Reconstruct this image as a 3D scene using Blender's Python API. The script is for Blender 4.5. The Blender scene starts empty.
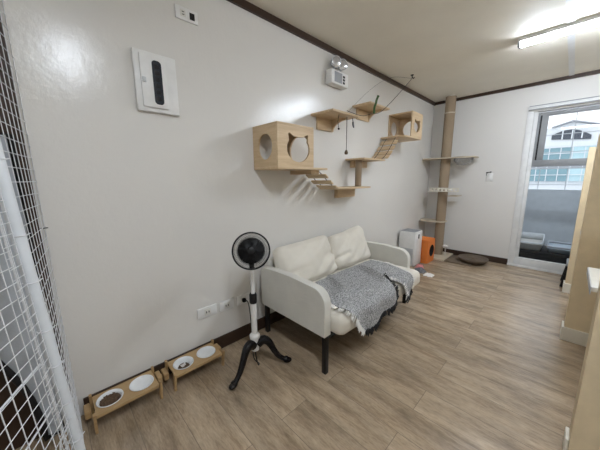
import bpy, bmesh, math, random
from mathutils import Vector, Matrix, noise

SC = bpy.context.scene
COL = SC.collection
PI = math.pi
rnd = random.Random(7)
ROOM_H = 2.40
BACK_Y = 4.606

# ------------------------------------------------------------------ materials
MATS = {}

def new_mat(name):
    m = bpy.data.materials.new(name)
    m.use_nodes = True
    nt = m.node_tree
    b = nt.nodes['Principled BSDF']
    MATS[name] = m
    return m, nt, b

def coords(nt, scale=(1, 1, 1), rot=(0, 0, 0)):
    tc = nt.nodes.new('ShaderNodeTexCoord')
    mp = nt.nodes.new('ShaderNodeMapping')
    mp.inputs['Scale'].default_value = scale
    mp.inputs['Rotation'].default_value = rot
    nt.links.new(tc.outputs['Object'], mp.inputs['Vector'])
    return mp.outputs['Vector']

def ramp(nt, fac, stops):
    r = nt.nodes.new('ShaderNodeValToRGB')
    el = r.color_ramp.elements
    while len(el) < len(stops):
        el.new(0.5)
    for e, (p, c) in zip(el, stops):
        e.position = p
        e.color = (c[0], c[1], c[2], 1)
    nt.links.new(fac, r.inputs['Fac'])
    return r.outputs['Color']

def noise_tex(nt, vec, scale, detail=4, rough=0.55):
    n = nt.nodes.new('ShaderNodeTexNoise')
    n.inputs['Scale'].default_value = scale
    n.inputs['Detail'].default_value = detail
    n.inputs['Roughness'].default_value = rough
    nt.links.new(vec, n.inputs['Vector'])
    return n.outputs['Fac']

def bump(nt, b, height, strength, dist=0.01):
    bp = nt.nodes.new('ShaderNodeBump')
    bp.inputs['Strength'].default_value = strength
    bp.inputs['Distance'].default_value = dist
    nt.links.new(height, bp.inputs['Height'])
    nt.links.new(bp.outputs['Normal'], b.inputs['Normal'])

def simple(name, c, rough=0.5, metal=0.0, var=0.06, scale=12, bmp=0.0, bscale=60, spec=0.5, sheen=0.0):
    m, nt, b = new_mat(name)
    v = coords(nt)
    f = noise_tex(nt, v, scale)
    lo = [max(0, x * (1 - var)) for x in c]
    hi = [min(1, x * (1 + var)) for x in c]
    col = ramp(nt, f, [(0.3, lo), (0.7, hi)])
    nt.links.new(col, b.inputs['Base Color'])
    b.inputs['Roughness'].default_value = rough
    b.inputs['Metallic'].default_value = metal
    b.inputs['Specular IOR Level'].default_value = spec
    if sheen:
        b.inputs['Sheen Weight'].default_value = sheen
    if bmp:
        bump(nt, b, noise_tex(nt, v, bscale, 3), bmp)
    return m

def wood(name, c1, c2, axis='y', rough=0.5, k=1.0):
    m, nt, b = new_mat(name)
    s = {'x': (1.2, 14, 14), 'y': (14, 1.2, 14), 'z': (14, 14, 1.2)}[axis]
    v = coords(nt, tuple(q * k for q in s))
    f = noise_tex(nt, v, 3.0, 6, 0.6)
    col = ramp(nt, f, [(0.32, c1), (0.68, c2)])
    nt.links.new(col, b.inputs['Base Color'])
    b.inputs['Roughness'].default_value = rough
    bump(nt, b, f, 0.12, 0.004)
    return m

def emit(name, c, s):
    m, nt, b = new_mat(name)
    b.inputs['Base Color'].default_value = (0.9, 0.9, 0.9, 1)
    b.inputs['Emission Color'].default_value = (c[0], c[1], c[2], 1)
    b.inputs['Emission Strength'].default_value = s
    return m

def wall_mat(name, c, rough):
    m, nt, b = new_mat(name)
    v = coords(nt)
    f = noise_tex(nt, v, 1.3, 3)
    col = ramp(nt, f, [(0.3, [x * 0.975 for x in c]), (0.7, c)])
    nt.links.new(col, b.inputs['Base Color'])
    b.inputs['Roughness'].default_value = rough
    h = noise_tex(nt, v, 16, 5, 0.7)
    bump(nt, b, h, 0.16, 0.01)
    return m

simple_args = [
    ('ceiling_paint', (0.86, 0.815, 0.715), 0.62, 0, 0.03, 3, 0.25, 160),
    ('white_plastic', (0.80, 0.79, 0.77), 0.35),
    ('cream_plastic', (0.72, 0.70, 0.64), 0.4),
    ('grey_plastic', (0.33, 0.34, 0.36), 0.4),
    ('pale_grey_plastic', (0.55, 0.56, 0.57), 0.42),
    ('beige_plastic', (0.58, 0.56, 0.52), 0.45),
    ('black_plastic', (0.008, 0.008, 0.009), 0.4, 0, 0.06, 12, 0, 60, 0.3),
    ('black_gloss', (0.007, 0.006, 0.007), 0.22, 0, 0.06, 12, 0, 60, 0.3),
    ('dark_display', (0.035, 0.04, 0.05), 0.12),
    ('black_steel', (0.009, 0.008, 0.008), 0.42, 0, 0.06, 12, 0, 60, 0.3),
    ('brown_trim', (0.045, 0.025, 0.016), 0.36, 0, 0.06, 12, 0, 60, 0.35),
    ('white_paint', (0.78, 0.78, 0.77), 0.35),
    ('door_white', (0.76, 0.76, 0.755), 0.5),
    ('cream_paint', (0.72, 0.59, 0.39), 0.6),
    ('cream_white', (0.76, 0.72, 0.62), 0.45),
    ('white_laminate', (0.82, 0.79, 0.70), 0.3),
    ('aluminium', (0.27, 0.28, 0.29), 0.5),
    ('sofa_cover', (0.68, 0.66, 0.60), 0.85, 0, 0.04, 8, 0.35, 260),
    ('sofa_cushion', (0.76, 0.71, 0.62), 0.85, 0, 0.02, 4, 0.35, 220),
    ('white_yarn', (0.78, 0.75, 0.70), 0.9),
    ('black_yarn', (0.015, 0.014, 0.015), 0.9),
    ('ceramic', (0.84, 0.85, 0.86), 0.12),
    ('kibble_brown', (0.125, 0.075, 0.042), 0.85, 0, 0.4, 90, 0.6, 120),
    ('rope_brown', (0.11, 0.075, 0.045), 0.85),
    ('string_dark', (0.05, 0.04, 0.035), 0.8),
    ('green_toy', (0.05, 0.11, 0.025), 0.7, 0, 0.5, 40),
    ('orange_felt', (0.72, 0.20, 0.035), 0.8, 0, 0.06, 15, 0.2, 200),
    ('black_felt', (0.012, 0.010, 0.010), 0.9),
    ('brown_mat', (0.17, 0.125, 0.085), 0.9, 0, 0.15, 50, 0.4, 160),
    ('basket_brown', (0.13, 0.098, 0.07), 0.8, 0, 0.2, 60, 0.5, 120),
    ('pink_cloth', (0.70, 0.25, 0.26), 0.85),
    ('grey_cloth', (0.17, 0.17, 0.18), 0.9, 0, 0.3, 60, 0.3, 120),
    ('white_cloth', (0.75, 0.72, 0.68), 0.9),
    ('tent_grey', (0.46, 0.49, 0.53), 0.55, 0, 0.12, 9, 0.3, 30),
    ('balcony_wall', (0.48, 0.505, 0.53), 0.7),
    ('balcony_floor', (0.30, 0.30, 0.30), 0.6),
    ('facade_white', (0.78, 0.79, 0.80), 0.7),
    ('facade_grey', (0.42, 0.43, 0.46), 0.7),
    ('facade_teal', (0.22, 0.36, 0.40), 0.35),
    ('facade_pale_teal', (0.50, 0.68, 0.71), 0.35),
    ('dark_glass', (0.06, 0.07, 0.09), 0.15),
    ('wire_white', (0.74, 0.75, 0.77), 0.32),
    ('pipe_white', (0.74, 0.77, 0.80), 0.3),
    ('chrome_lamp', (0.62, 0.62, 0.63), 0.18, 0.6),
    ('litter_lid', (0.42, 0.47, 0.52), 0.4),
]
for a in simple_args:
    simple(*a)
simple('clear_acrylic', (0.8, 0.8, 0.8), 0.08)
m = MATS['clear_acrylic']
m.node_tree.nodes['Principled BSDF'].inputs['Transmission Weight'].default_value = 0.85

def wrinkle(name, sc, st):
    nt = MATS[name].node_tree
    b = nt.nodes['Principled BSDF']
    v = coords(nt, sc)
    w = noise_tex(nt, v, 3.0, 4, 0.55)
    bp = nt.nodes.new('ShaderNodeBump')
    bp.inputs['Strength'].default_value = st
    bp.inputs['Distance'].default_value = 0.03
    nt.links.new(w, bp.inputs['Height'])
    old = b.inputs['Normal'].links[0].from_node
    nt.links.new(bp.outputs['Normal'], old.inputs['Normal'])
wrinkle('sofa_cover', (0.9, 0.9, 2.4), 0.30)
wrinkle('sofa_cushion', (1.4, 1.0, 3.4), 0.20)
wall_mat('wall_paint', (0.765, 0.74, 0.70), 0.205)
wall_mat('back_wall_paint', (0.745, 0.725, 0.695), 0.45)
wall_mat('pale_wall_paint', (0.84, 0.81, 0.76), 0.5)  # unseen right and front walls, made lighter to bounce more light
PINE1, PINE2 = (0.56, 0.40, 0.235), (0.69, 0.52, 0.325)
for ax in 'xyz':
    wood('pine_' + ax, PINE1, PINE2, ax, 0.5)
wood('bamboo', (0.40, 0.255, 0.115), (0.52, 0.345, 0.17), 'y', 0.42)
wood('pale_board', (0.50, 0.42, 0.31), (0.60, 0.51, 0.385), 'x', 0.5)

# sisal rope: fine horizontal windings
def sisal(name, c):
    m, nt, b = new_mat(name)
    v = coords(nt)
    w = nt.nodes.new('ShaderNodeTexWave')
    w.bands_direction = 'Z'
    w.inputs['Scale'].default_value = 36
    w.inputs['Distortion'].default_value = 1.2
    nt.links.new(v, w.inputs['Vector'])
    col = ramp(nt, w.outputs['Fac'], [(0.0, [x * 0.72 for x in c]), (0.8, c)])
    nt.links.new(col, b.inputs['Base Color'])
    b.inputs['Roughness'].default_value = 0.9
    bump(nt, b, w.outputs['Fac'], 0.4, 0.004)
sisal('sisal', (0.37, 0.28, 0.19))

# woven throw: speckled black and white knit
def throw_mat():
    m, nt, b = new_mat('throw_knit')
    v = coords(nt)
    f = noise_tex(nt, v, 120, 3, 0.8)
    g = noise_tex(nt, v, 5, 2)
    col = ramp(nt, f, [(0.36, (0.11, 0.11, 0.112)), (0.50, (0.31, 0.308, 0.305)), (0.64, (0.64, 0.635, 0.63))])
    nt.links.new(col, b.inputs['Base Color'])
    b.inputs['Roughness'].default_value = 0.95
    bump(nt, b, f, 0.5, 0.006)
throw_mat()
wrinkle('throw_knit', (1.5, 2.5, 2.0), 0.35)

def floor_mat():
    m, nt, b = new_mat('vinyl_planks')
    v = coords(nt)
    br = nt.nodes.new('ShaderNodeTexBrick')
    br.offset = 0.37
    br.inputs['Scale'].default_value = 1.0
    br.inputs['Brick Width'].default_value = 1.22
    br.inputs['Row Height'].default_value = 0.182
    br.inputs['Mortar Size'].default_value = 0.0016
    br.inputs['Mortar Smooth'].default_value = 0.3
    br.inputs['Color1'].default_value = (0.0, 0.0, 0.0, 1)
    br.inputs['Color2'].default_value = (1, 1, 1, 1)
    br.inputs['Mortar'].default_value = (0.5, 0.5, 0.5, 1)
    nt.links.new(v, br.inputs['Vector'])
    v2 = coords(nt, (1.3, 7.0, 1.0))
    # shift the grain plank by plank
    mix = nt.nodes.new('ShaderNodeVectorMath')
    mix.operation = 'MULTIPLY_ADD'
    nt.links.new(br.outputs['Color'], mix.inputs[0])
    mix.inputs[1].default_value = (7, 5, 3)
    nt.links.new(v2, mix.inputs[2])
    grain = noise_tex(nt, mix.outputs['Vector'], 2.4, 8, 0.68)
    v3 = coords(nt, (1.0, 3.0, 1.0))
    blot = noise_tex(nt, v3, 3.2, 4, 0.6)
    v4 = coords(nt, (6.0, 34.0, 1.0))
    fine = noise_tex(nt, v4, 4.0, 4, 0.7)
    c1 = ramp(nt, grain, [(0.30, (0.26, 0.19, 0.125)), (0.48, (0.39, 0.30, 0.208)), (0.72, (0.475, 0.38, 0.278))])
    c2 = ramp(nt, blot, [(0.3, (0.68, 0.67, 0.66)), (0.7, (1.18, 1.16, 1.13))])
    mm = nt.nodes.new('ShaderNodeMixRGB'); mm.blend_type = 'MULTIPLY'; mm.inputs[0].default_value = 1
    nt.links.new(c1, mm.inputs[1]); nt.links.new(c2, mm.inputs[2])
    c3 = ramp(nt, fine, [(0.33, (0.80, 0.785, 0.765)), (0.60, (1.08, 1.07, 1.05))])
    m3 = nt.nodes.new('ShaderNodeMixRGB'); m3.blend_type = 'MULTIPLY'; m3.inputs[0].default_value = 1
    nt.links.new(mm.outputs[0], m3.inputs[1]); nt.links.new(c3, m3.inputs[2])
    pl = ramp(nt, br.outputs['Color'], [(0.0, (0.90, 0.90, 0.90)), (1.0, (1.08, 1.08, 1.08))])
    m4 = nt.nodes.new('ShaderNodeMixRGB'); m4.blend_type = 'MULTIPLY'; m4.inputs[0].default_value = 1
    nt.links.new(m3.outputs[0], m4.inputs[1]); nt.links.new(pl, m4.inputs[2])
    m5 = nt.nodes.new('ShaderNodeMixRGB'); m5.blend_type = 'MIX'
    nt.links.new(br.outputs['Fac'], m5.inputs[0])
    nt.links.new(m4.outputs[0], m5.inputs[1]); m5.inputs[2].default_value = (0.20, 0.155, 0.11, 1)
    nt.links.new(m5.outputs[0], b.inputs['Base Color'])
    b.inputs['Roughness'].default_value = 0.25
    b.inputs['Specular IOR Level'].default_value = 0.5
    bump(nt, b, grain, 0.08, 0.004)
floor_mat()

def glass_mat():
    m = bpy.data.materials.new('window_glass')
    m.use_nodes = True
    nt = m.node_tree
    nt.nodes.clear()
    out = nt.nodes.new('ShaderNodeOutputMaterial')
    tr = nt.nodes.new('ShaderNodeBsdfTransparent')
    tr.inputs['Color'].default_value = (0.955, 0.97, 0.975, 1)
    gl = nt.nodes.new('ShaderNodeBsdfGlossy')
    gl.inputs['Roughness'].default_value = 0.03
    fr = nt.nodes.new('ShaderNodeFresnel')
    fr.inputs['IOR'].default_value = 1.28
    mx = nt.nodes.new('ShaderNodeMixShader')
    nt.links.new(fr.outputs[0], mx.inputs[0])
    nt.links.new(tr.outputs[0], mx.inputs[1])
    nt.links.new(gl.outputs[0], mx.inputs[2])
    nt.links.new(mx.outputs[0], out.inputs['Surface'])
    MATS['window_glass'] = m
glass_mat()
emit('lamp_tube', (0.80, 0.885, 1.0), 78.0)
emit('weaker_lamp_tube', (0.82, 0.90, 1.0), 72.0)  # emission set below the other batten's to balance the light

# ------------------------------------------------------------------ mesh helpers
def new():
    return bmesh.new()

def add_box(bm, lo, hi, bev=0.0, seg=2, M=None):
    vs = []
    for z in (lo[2], hi[2]):
        for x, y in ((lo[0], lo[1]), (hi[0], lo[1]), (hi[0], hi[1]), (lo[0], hi[1])):
            vs.append(bm.verts.new((x, y, z)))
    fs = [(3, 2, 1, 0), (4, 5, 6, 7), (0, 1, 5, 4), (1, 2, 6, 5), (2, 3, 7, 6), (3, 0, 4, 7)]
    faces = [bm.faces.new([vs[i] for i in f]) for f in fs]
    geom = vs
    if bev > 0:
        es = list({e for f in faces for e in f.edges})
        r = bmesh.ops.bevel(bm, geom=es, offset=bev, segments=seg, profile=0.5, affect='EDGES', clamp_overlap=True)
        geom = list({v for f in r['faces'] for v in f.verts} | {v for v in vs if v.is_valid})
    if M is not None:
        bmesh.ops.transform(bm, matrix=M, verts=[v for v in geom if v.is_valid])
    return geom

def ring(bm, c, u, v, r, n):
    return [bm.verts.new(c + u * (r * math.cos(2 * PI * i / n)) + v * (r * math.sin(2 * PI * i / n))) for i in range(n)]

def basis(d):
    d = d.normalized()
    a = Vector((0, 0, 1)) if abs(d.z) < 0.9 else Vector((1, 0, 0))
    u = d.cross(a).normalized()
    return u, d.cross(u).normalized()

def add_tube(bm, pts, r, n=8, caps=True, closed=False):
    """Tube along a polyline, r a number or one radius per point."""
    pts = [Vector(p) for p in pts]
    rs = r if isinstance(r, (list, tuple)) else [r] * len(pts)
    rings = []
    u = None
    N = len(pts)
    for i, p in enumerate(pts):
        if closed:
            d = pts[(i + 1) % N] - pts[i - 1]
        elif i == 0:
            d = pts[1] - pts[0]
        elif i == N - 1:
            d = pts[-1] - pts[-2]
        else:
            d = (pts[i + 1] - pts[i]).normalized() + (pts[i] - pts[i - 1]).normalized()
        d.normalize()
        if u is None:
            u, v = basis(d)
        else:
            u = (u - d * u.dot(d)).normalized()
            v = d.cross(u)
        rings.append(ring(bm, p, u, v, rs[i], n))
    rng = range(N) if closed else range(N - 1)
    for i in rng:
        a, b = rings[i], rings[(i + 1) % N]
        for k in range(n):
            bm.faces.new((a[k], a[(k + 1) % n], b[(k + 1) % n], b[k]))
    if caps and not closed:
        bm.faces.new(rings[0][::-1]); bm.faces.new(rings[-1])

def add_lathe(bm, prof, c=(0, 0, 0), n=32, M=None, closed=False):
    """Revolve (r, z) profile round z through c."""
    vs_all = []
    rings = []
    for r, z in prof:
        if r < 1e-5:
            v = bm.verts.new((c[0], c[1], c[2] + z)); rings.append([v]); vs_all.append(v)
        else:
            rg = [bm.verts.new((c[0] + r * math.cos(2 * PI * i / n), c[1] + r * math.sin(2 * PI * i / n), c[2] + z)) for i in range(n)]
            rings.append(rg); vs_all += rg
    idx = list(range(len(rings) - 1)) + ([len(rings) - 1] if closed else [])
    for i in idx:
        a, b = rings[i], rings[(i + 1) % len(rings)]
        for k in range(n):
            k2 = (k + 1) % n
            if len(a) == 1 and len(b) == 1: continue
            if len(a) == 1: bm.faces.new((a[0], b[k2], b[k]))
            elif len(b) == 1: bm.faces.new((a[k], a[k2], b[0]))
            else: bm.faces.new((a[k], a[k2], b[k2], b[k]))
    if M is not None:
        bmesh.ops.transform(bm, matrix=M, verts=vs_all)
    return vs_all

def add_plate(bm, outer, holes, origin, U, V, thick):
    """Flat plate from a 2-D outline with holes, extruded along U x V."""
    U, V, O = Vector(U), Vector(V), Vector(origin)
    W = U.cross(V)
    edges = []
    for loop in [outer] + list(holes):
        vs = [bm.verts.new(O + U * a + V * b) for a, b in loop]
        for i in range(len(vs)):
            edges.append(bm.edges.new((vs[i], vs[(i + 1) % len(vs)])))
    r = bmesh.ops.triangle_fill(bm, use_beauty=True, use_dissolve=False, edges=edges, normal=W)
    fs = [g for g in r['geom'] if isinstance(g, bmesh.types.BMFace)]
    e = bmesh.ops.extrude_face_region(bm, geom=fs)
    vs = [g for g in e['geom'] if isinstance(g, bmesh.types.BMVert)]
    bmesh.ops.translate(bm, vec=W * thick, verts=vs)

def ellipse(cx, cy, rx, ry, n=32):
    return [(cx + rx * math.cos(2 * PI * i / n), cy + ry * math.sin(2 * PI * i / n)) for i in range(n)]

def rrect(x0, y0, x1, y1, r, n=6):
    out = []
    for cx, cy, a0 in ((x1 - r, y1 - r, 0), (x0 + r, y1 - r, 90), (x0 + r, y0 + r, 180), (x1 - r, y0 + r, 270)):
        for i in range(n + 1):
            a = math.radians(a0 + 90 * i / n)
            out.append((cx + r * math.cos(a), cy + r * math.sin(a)))
    return out

def cat_head(cx, cy, r):
    pts = []
    for i in range(33):
        a = math.radians(145 + (395 - 145) * i / 32)
        pts.append((cx + r * math.cos(a), cy + r * math.sin(a) * 0.82))
    pts += [(cx + 0.88 * r, cy + 0.86 * r), (cx + 0.76 * r, cy + 0.93 * r), (cx + 0.42 * r, cy + 0.74 * r), (cx, cy + 0.71 * r),
            (cx - 0.42 * r, cy + 0.74 * r), (cx - 0.76 * r, cy + 0.93 * r), (cx - 0.88 * r, cy + 0.86 * r)]
    return pts

def obj(name, bm, mat, parent=None, smooth=False, mod=None):
    bmesh.ops.recalc_face_normals(bm, faces=bm.faces[:])
    if parent is not None:
        loc = parent.matrix_basis.translation.copy()
        p = parent.parent
        while p is not None:
            loc += p.matrix_basis.translation
            p = p.parent
        bmesh.ops.translate(bm, vec=-loc, verts=bm.verts[:])
    me = bpy.data.meshes.new(name)
    bm.to_mesh(me); bm.free()
    o = bpy.data.objects.new(name, me)
    COL.objects.link(o)
    me.materials.append(MATS[mat])
    if smooth:
        for p in me.polygons: p.use_smooth = True
        if smooth == 'auto':
            me.set_sharp_from_angle(angle=math.radians(40))
    if parent is not None:
        o.parent = parent
    return o

def part(name, mat, parent, fn, smooth=False, label=None):
    bm = new(); fn(bm)
    o = obj(name, bm, mat, parent, smooth)
    if label: o['label'] = label
    return o

def boxp(name, lo, hi, mat, parent=None, bev=0.0, label=None, seg=2):
    bm = new(); add_box(bm, lo, hi, bev, seg)
    o = obj(name, bm, mat, parent, 'auto' if bev else False)
    if label: o['label'] = label
    return o

def tubep(name, pts, r, mat, parent=None, n=10, label=None):
    bm = new(); add_tube(bm, pts, r, n)
    o = obj(name, bm, mat, parent, 'auto')
    if label: o['label'] = label
    return o

def thing(name, label, cat, loc, group=None):
    o = bpy.data.objects.new(name, None)
    o.empty_display_size = 0.1
    COL.objects.link(o)
    o.location = loc
    return tag(o, label, cat, group)

def tag(o, label, cat, group=None):
    o['label'] = label; o['category'] = cat
    if group: o['group'] = group
    return o

def struct(name, lo, hi, mat, parent=None, bev=0.0):
    o = boxp(name, lo, hi, mat, parent, bev)
    if parent is None: o['kind'] = 'structure'
    return o

def dup(root, loc, label):
    r = root.copy(); COL.objects.link(r); r.location = loc; r['label'] = label
    for ch in list(root.children):
        c = ch.copy(); COL.objects.link(c); c.parent = r
        for g in ch.children:
            d = g.copy(); COL.objects.link(d); d.parent = c
    return r

def catmull(pts, n=8):
    pts = [Vector(p) for p in pts]
    P = [pts[0]] + pts + [pts[-1]]
    out = []
    for i in range(1, len(P) - 2):
        a, b, c, d = P[i - 1], P[i], P[i + 1], P[i + 2]
        for k in range(n):
            t = k / n
            out.append(0.5 * ((2 * b) + (c - a) * t + (2 * a - 5 * b + 4 * c - d) * t * t + (3 * b - a - 3 * c + d) * t ** 3))
    out.append(pts[-1])
    return out

# ------------------------------------------------------------------ room shell
RX = 3.20
FRONT_Y = -1.35
DX0, DX1, DZ = 1.175, 2.08, 2.075     # door opening in the back wall
struct('floor', (-0.12, FRONT_Y - 0.1, -0.10), (RX + 0.1, BACK_Y, 0.0), 'vinyl_planks')
struct('ceiling', (-0.12, FRONT_Y - 0.1, ROOM_H), (RX + 0.1, BACK_Y + 0.12, ROOM_H + 0.1), 'ceiling_paint')
struct('wall_left', (-0.12, FRONT_Y - 0.1, 0.0), (0.0, BACK_Y, ROOM_H), 'wall_paint')
struct('wall_right', (RX, FRONT_Y - 0.1, 0.0), (RX + 0.1, BACK_Y, ROOM_H), 'pale_wall_paint')
struct('wall_front', (0.0, FRONT_Y - 0.1, 0.0), (RX, FRONT_Y, ROOM_H), 'pale_wall_paint')
def backwall(bm):
    add_box(bm, (-0.12, BACK_Y, 0), (DX0, BACK_Y + 0.12, ROOM_H))
    add_box(bm, (DX0, BACK_Y, DZ), (DX1, BACK_Y + 0.12, ROOM_H))
    add_box(bm, (DX1, BACK_Y, 0), (RX + 0.1, BACK_Y + 0.12, ROOM_H))
o = part('wall_back', 'back_wall_paint', None, backwall); o['kind'] = 'structure'
struct('trim_1', (0.0, FRONT_Y, ROOM_H - 0.046), (0.02, BACK_Y, ROOM_H), 'brown_trim')
struct('trim_2', (0.02, BACK_Y - 0.02, ROOM_H - 0.040), (RX, BACK_Y, ROOM_H), 'brown_trim')
struct('baseboard_left', (0.0, 0.0, 0.0), (0.015, BACK_Y, 0.095), 'brown_trim', None, 0.003)
struct('baseboard_back', (0.015, BACK_Y - 0.015, 0.0), (DX0 - 0.01, BACK_Y, 0.085), 'brown_trim', None, 0.003)
struct('trim_3', (1.495, FRONT_Y, ROOM_H - 0.006), (1.54, BACK_Y - 0.02, ROOM_H), 'white_paint')
# brown upright on the left wall behind the cage, where the food-stand wall ends
struct('trim_5', (0.0, FRONT_Y, 0.0), (0.011, -0.1305, 0.55), 'brown_trim')
struct('trim_4', (0.0, -0.13, 0.0), (0.012, -0.040, ROOM_H - 0.05), 'brown_trim')

# glazed door to the balcony
def thing_struct(name, loc):
    o = bpy.data.objects.new(name, None); COL.objects.link(o); o.location = loc; o['kind'] = 'structure'
    return o
dr = thing_struct('door_1', (DX0, BACK_Y, 0))
def casing(bm):
    add_box(bm, (DX0 - 0.012, BACK_Y - 0.012, 0.0), (DX0 + 0.055, BACK_Y + 0.10, DZ + 0.04), 0.004)
    add_box(bm, (DX1 - 0.055, BACK_Y - 0.012, 0.0), (DX1 + 0.012, BACK_Y + 0.10, DZ + 0.04), 0.004)
    add_box(bm, (DX0 + 0.055, BACK_Y - 0.012, DZ - 0.03), (DX1 - 0.055, BACK_Y + 0.10, DZ + 0.04), 0.004)
part('door_casing', 'door_white', dr, casing, 'auto')
boxp('head_rail', (DX0 + 0.0, BACK_Y - 0.05, 2.062), (DX1 + 0.012, BACK_Y - 0.0125, 2.11), 'door_white', dr, 0.003)
for z in (2.062, 2.104):
    boxp('rail_groove', (DX0 + 0.004, BACK_Y - 0.054, z), (DX1 + 0.01, BACK_Y - 0.0505, z + 0.010), 'aluminium', dr)
def sash(bm):
    add_box(bm, (DX0 + 0.055, BACK_Y + 0.02, 0.125), (DX0 + 0.095, BACK_Y + 0.06, DZ - 0.03), 0.003)
    add_box(bm, (DX1 - 0.105, BACK_Y + 0.02, 0.125), (DX1 - 0.055, BACK_Y + 0.06, DZ - 0.03), 0.003)
    add_box(bm, (DX0 + 0.055, BACK_Y + 0.02, 0.0), (DX1 - 0.055, BACK_Y + 0.06, 0.125), 0.003)
part('door_sash', 'door_white', dr, sash, 'auto')
def upper(bm):
    add_box(bm, (DX0 + 0.095, BACK_Y + 0.03, 1.36), (DX1 - 0.105, BACK_Y + 0.075, 1.445), 0.002)
    add_box(bm, (DX0 + 0.135, BACK_Y + 0.03, 1.445), (DX0 + 0.195, BACK_Y + 0.075, 2.03), 0.002)
    add_box(bm, (DX0 + 0.095, BACK_Y + 0.03, 2.0), (DX0 + 0.135, BACK_Y + 0.075, 2.03), 0.002)
    add_box(bm, (DX0 + 0.095, BACK_Y + 0.03, 1.445), (DX0 + 0.118, BACK_Y + 0.075, 2.0), 0.002)
    add_box(bm, (DX0 + 0.195, BACK_Y + 0.03, 1.985), (DX1 - 0.105, BACK_Y + 0.075, 2.03), 0.002)
part('upper_frame', 'aluminium', dr, upper, 'auto', 'grey aluminium mid rail and stile')
boxp('slit_strip', (DX0 + 0.118, BACK_Y + 0.05, 1.445), (DX0 + 0.135, BACK_Y + 0.06, 2.0), 'black_plastic', dr)  # black strip filling the slit between the two grey uprights
boxp('pane', (DX0 + 0.095, BACK_Y + 0.038, 0.125), (DX1 - 0.105, BACK_Y + 0.042, 1.36), 'window_glass', dr)
boxp('pane', (DX0 + 0.195, BACK_Y + 0.050, 1.445), (DX1 - 0.105, BACK_Y + 0.054, 1.985), 'window_glass', dr)
boxp('threshold', (DX0 - 0.012, BACK_Y - 0.03, 0.0), (DX1 + 0.012, BACK_Y - 0.0121, 0.028), 'door_white', dr, 0.004)

# partitions on the right
def partition(n, y, x, label_front):
    h = 1.514
    pb = thing_struct('wall_partition_%d' % n, (x, y, 0))
    boxp('panel', (x, y, 0), (RX - 0.003, y + 0.10, h), 'cream_paint', pb)
    def bb(bm):
        add_box(bm, (x - 0.013, y - 0.013, 0), (RX - 0.003, y, 0.105), 0.003)
        add_box(bm, (x - 0.013, y, 0), (x, y + 0.113, 0.105), 0.003)
        add_box(bm, (x, y + 0.10, 0), (RX - 0.003, y + 0.113, 0.105), 0.003)
    def end(bm):
        add_box(bm, (x - 0.013, y + 0.012, 0), (x, y + 0.10, 0.078), 0.003)
    part('skirting', 'cream_white', pb, end if n == 3 else bb)
partition(1, 3.884, 1.748, '')
partition(2, 2.710, 1.760, '')
partition(3, 1.514, 1.800, '')

def desk(y0, y1, x0, lab):
    t = thing('desk_slab', lab, 'desk', (x0, y0, 0))
    boxp('top', (x0 + 0.003, y0, 0.748), (RX - 0.003, y1, 0.77), 'white_laminate', t, 0.003)
    boxp('side_strip', (x0, y0, 0.735), (x0 + 0.0028, y1, 0.7685), 'pale_grey_plastic', t, 0.0, 'grey side strip')  # slab's side face coloured greyer than its white top
    for xx in (x0 + 0.25, RX - 0.35):
        def br(bm, xx=xx):
            add_plate(bm, [(0, 0), (y1 - y0 - 0.04, 0), (y1 - y0 - 0.04, -0.03), (0.03, -0.2), (0, -0.2)], [], (xx, y0, 0.7478), (0, 1, 0), (0, 0, 1), 0.02)
        part('bracket', 'grey_plastic', t, br)
desk(1.6145, 1.97, 1.779, 'white desk slab with its corner showing at the right edge, in front of the nearer tall cream partition')
desk(2.8105, 3.30, 1.773, 'far white desk slab peeking out as a sliver between the two further cream partitions')

# ------------------------------------------------------------------ ceiling lamps
def batten(y, x0, x1, lab, mat='lamp_tube'):
    t = thing('ceiling_light', lab, 'ceiling light', ((x0 + x1) / 2, y, ROOM_H), 'fluorescent battens')
    def hs(bm):
        add_plate(bm, [(-0.038, 0), (0.038, 0), (0.045, -0.030), (-0.045, -0.030)], [], (x0, y, ROOM_H), (0, 1, 0), (0, 0, 1), x1 - x0)
    part('housing', 'white_plastic', t, hs)
    def tb(bm):
        prof = [(0.035 * math.cos(PI + PI * i / 14), -0.0305 + 0.032 * math.sin(PI + PI * i / 14)) for i in range(15)]
        add_plate(bm, prof, [], (x0 + 0.0205, y, ROOM_H), (0, 1, 0), (0, 0, 1), x1 - x0 - 0.041)
    part('tube', mat, t, tb, 'auto')
    for s in (x0, x1 - 0.02):
        def cp(bm, s=s): add_box(bm, (s, y - 0.036, ROOM_H - 0.064), (s + 0.02, y + 0.036, ROOM_H - 0.0305), 0.004)
        part('end_cap', 'grey_plastic', t, cp, 'auto')
    return t
batten(3.11, 1.20, 2.42, 'lit white fluorescent batten on the ceiling towards the balcony door')
batten(0.30, 1.30, 2.20, 'lit white fluorescent batten on the ceiling above the viewer', 'weaker_lamp_tube')

# ------------------------------------------------------------------ wall fittings
t = thing('breaker_panel', 'white plastic breaker box with a dark slot window high on the left wall', 'breaker box', (0, 0.51, 1.60))
boxp('housing', (0.0005, 0.405, 1.60), (0.026, 0.62, 1.905), 'white_plastic', t, 0.008)
dd = boxp('cover_door', (0.0262, 0.432, 1.622), (0.038, 0.560, 1.885), 'white_plastic', t, 0.004)
def slot(bm): add_plate(bm, rrect(0.489, 1.640, 0.536, 1.862, 0.018), [], (0.0382, 0, 0), (0, 1, 0), (0, 0, 1), 0.0012)
part('window', 'dark_display', dd, slot, label='dark rounded slot window')
for i in range(6):
    z = 1.66 + i * 0.032
    boxp('breaker_switch', (0.0395, 0.500, z), (0.042, 0.525, z + 0.022), 'black_plastic', dd, 0.001)
boxp('latch', (0.0382, 0.437, 1.742), (0.044, 0.455, 1.768), 'pale_grey_plastic', dd, 0.002, 'small grey latch')

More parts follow.
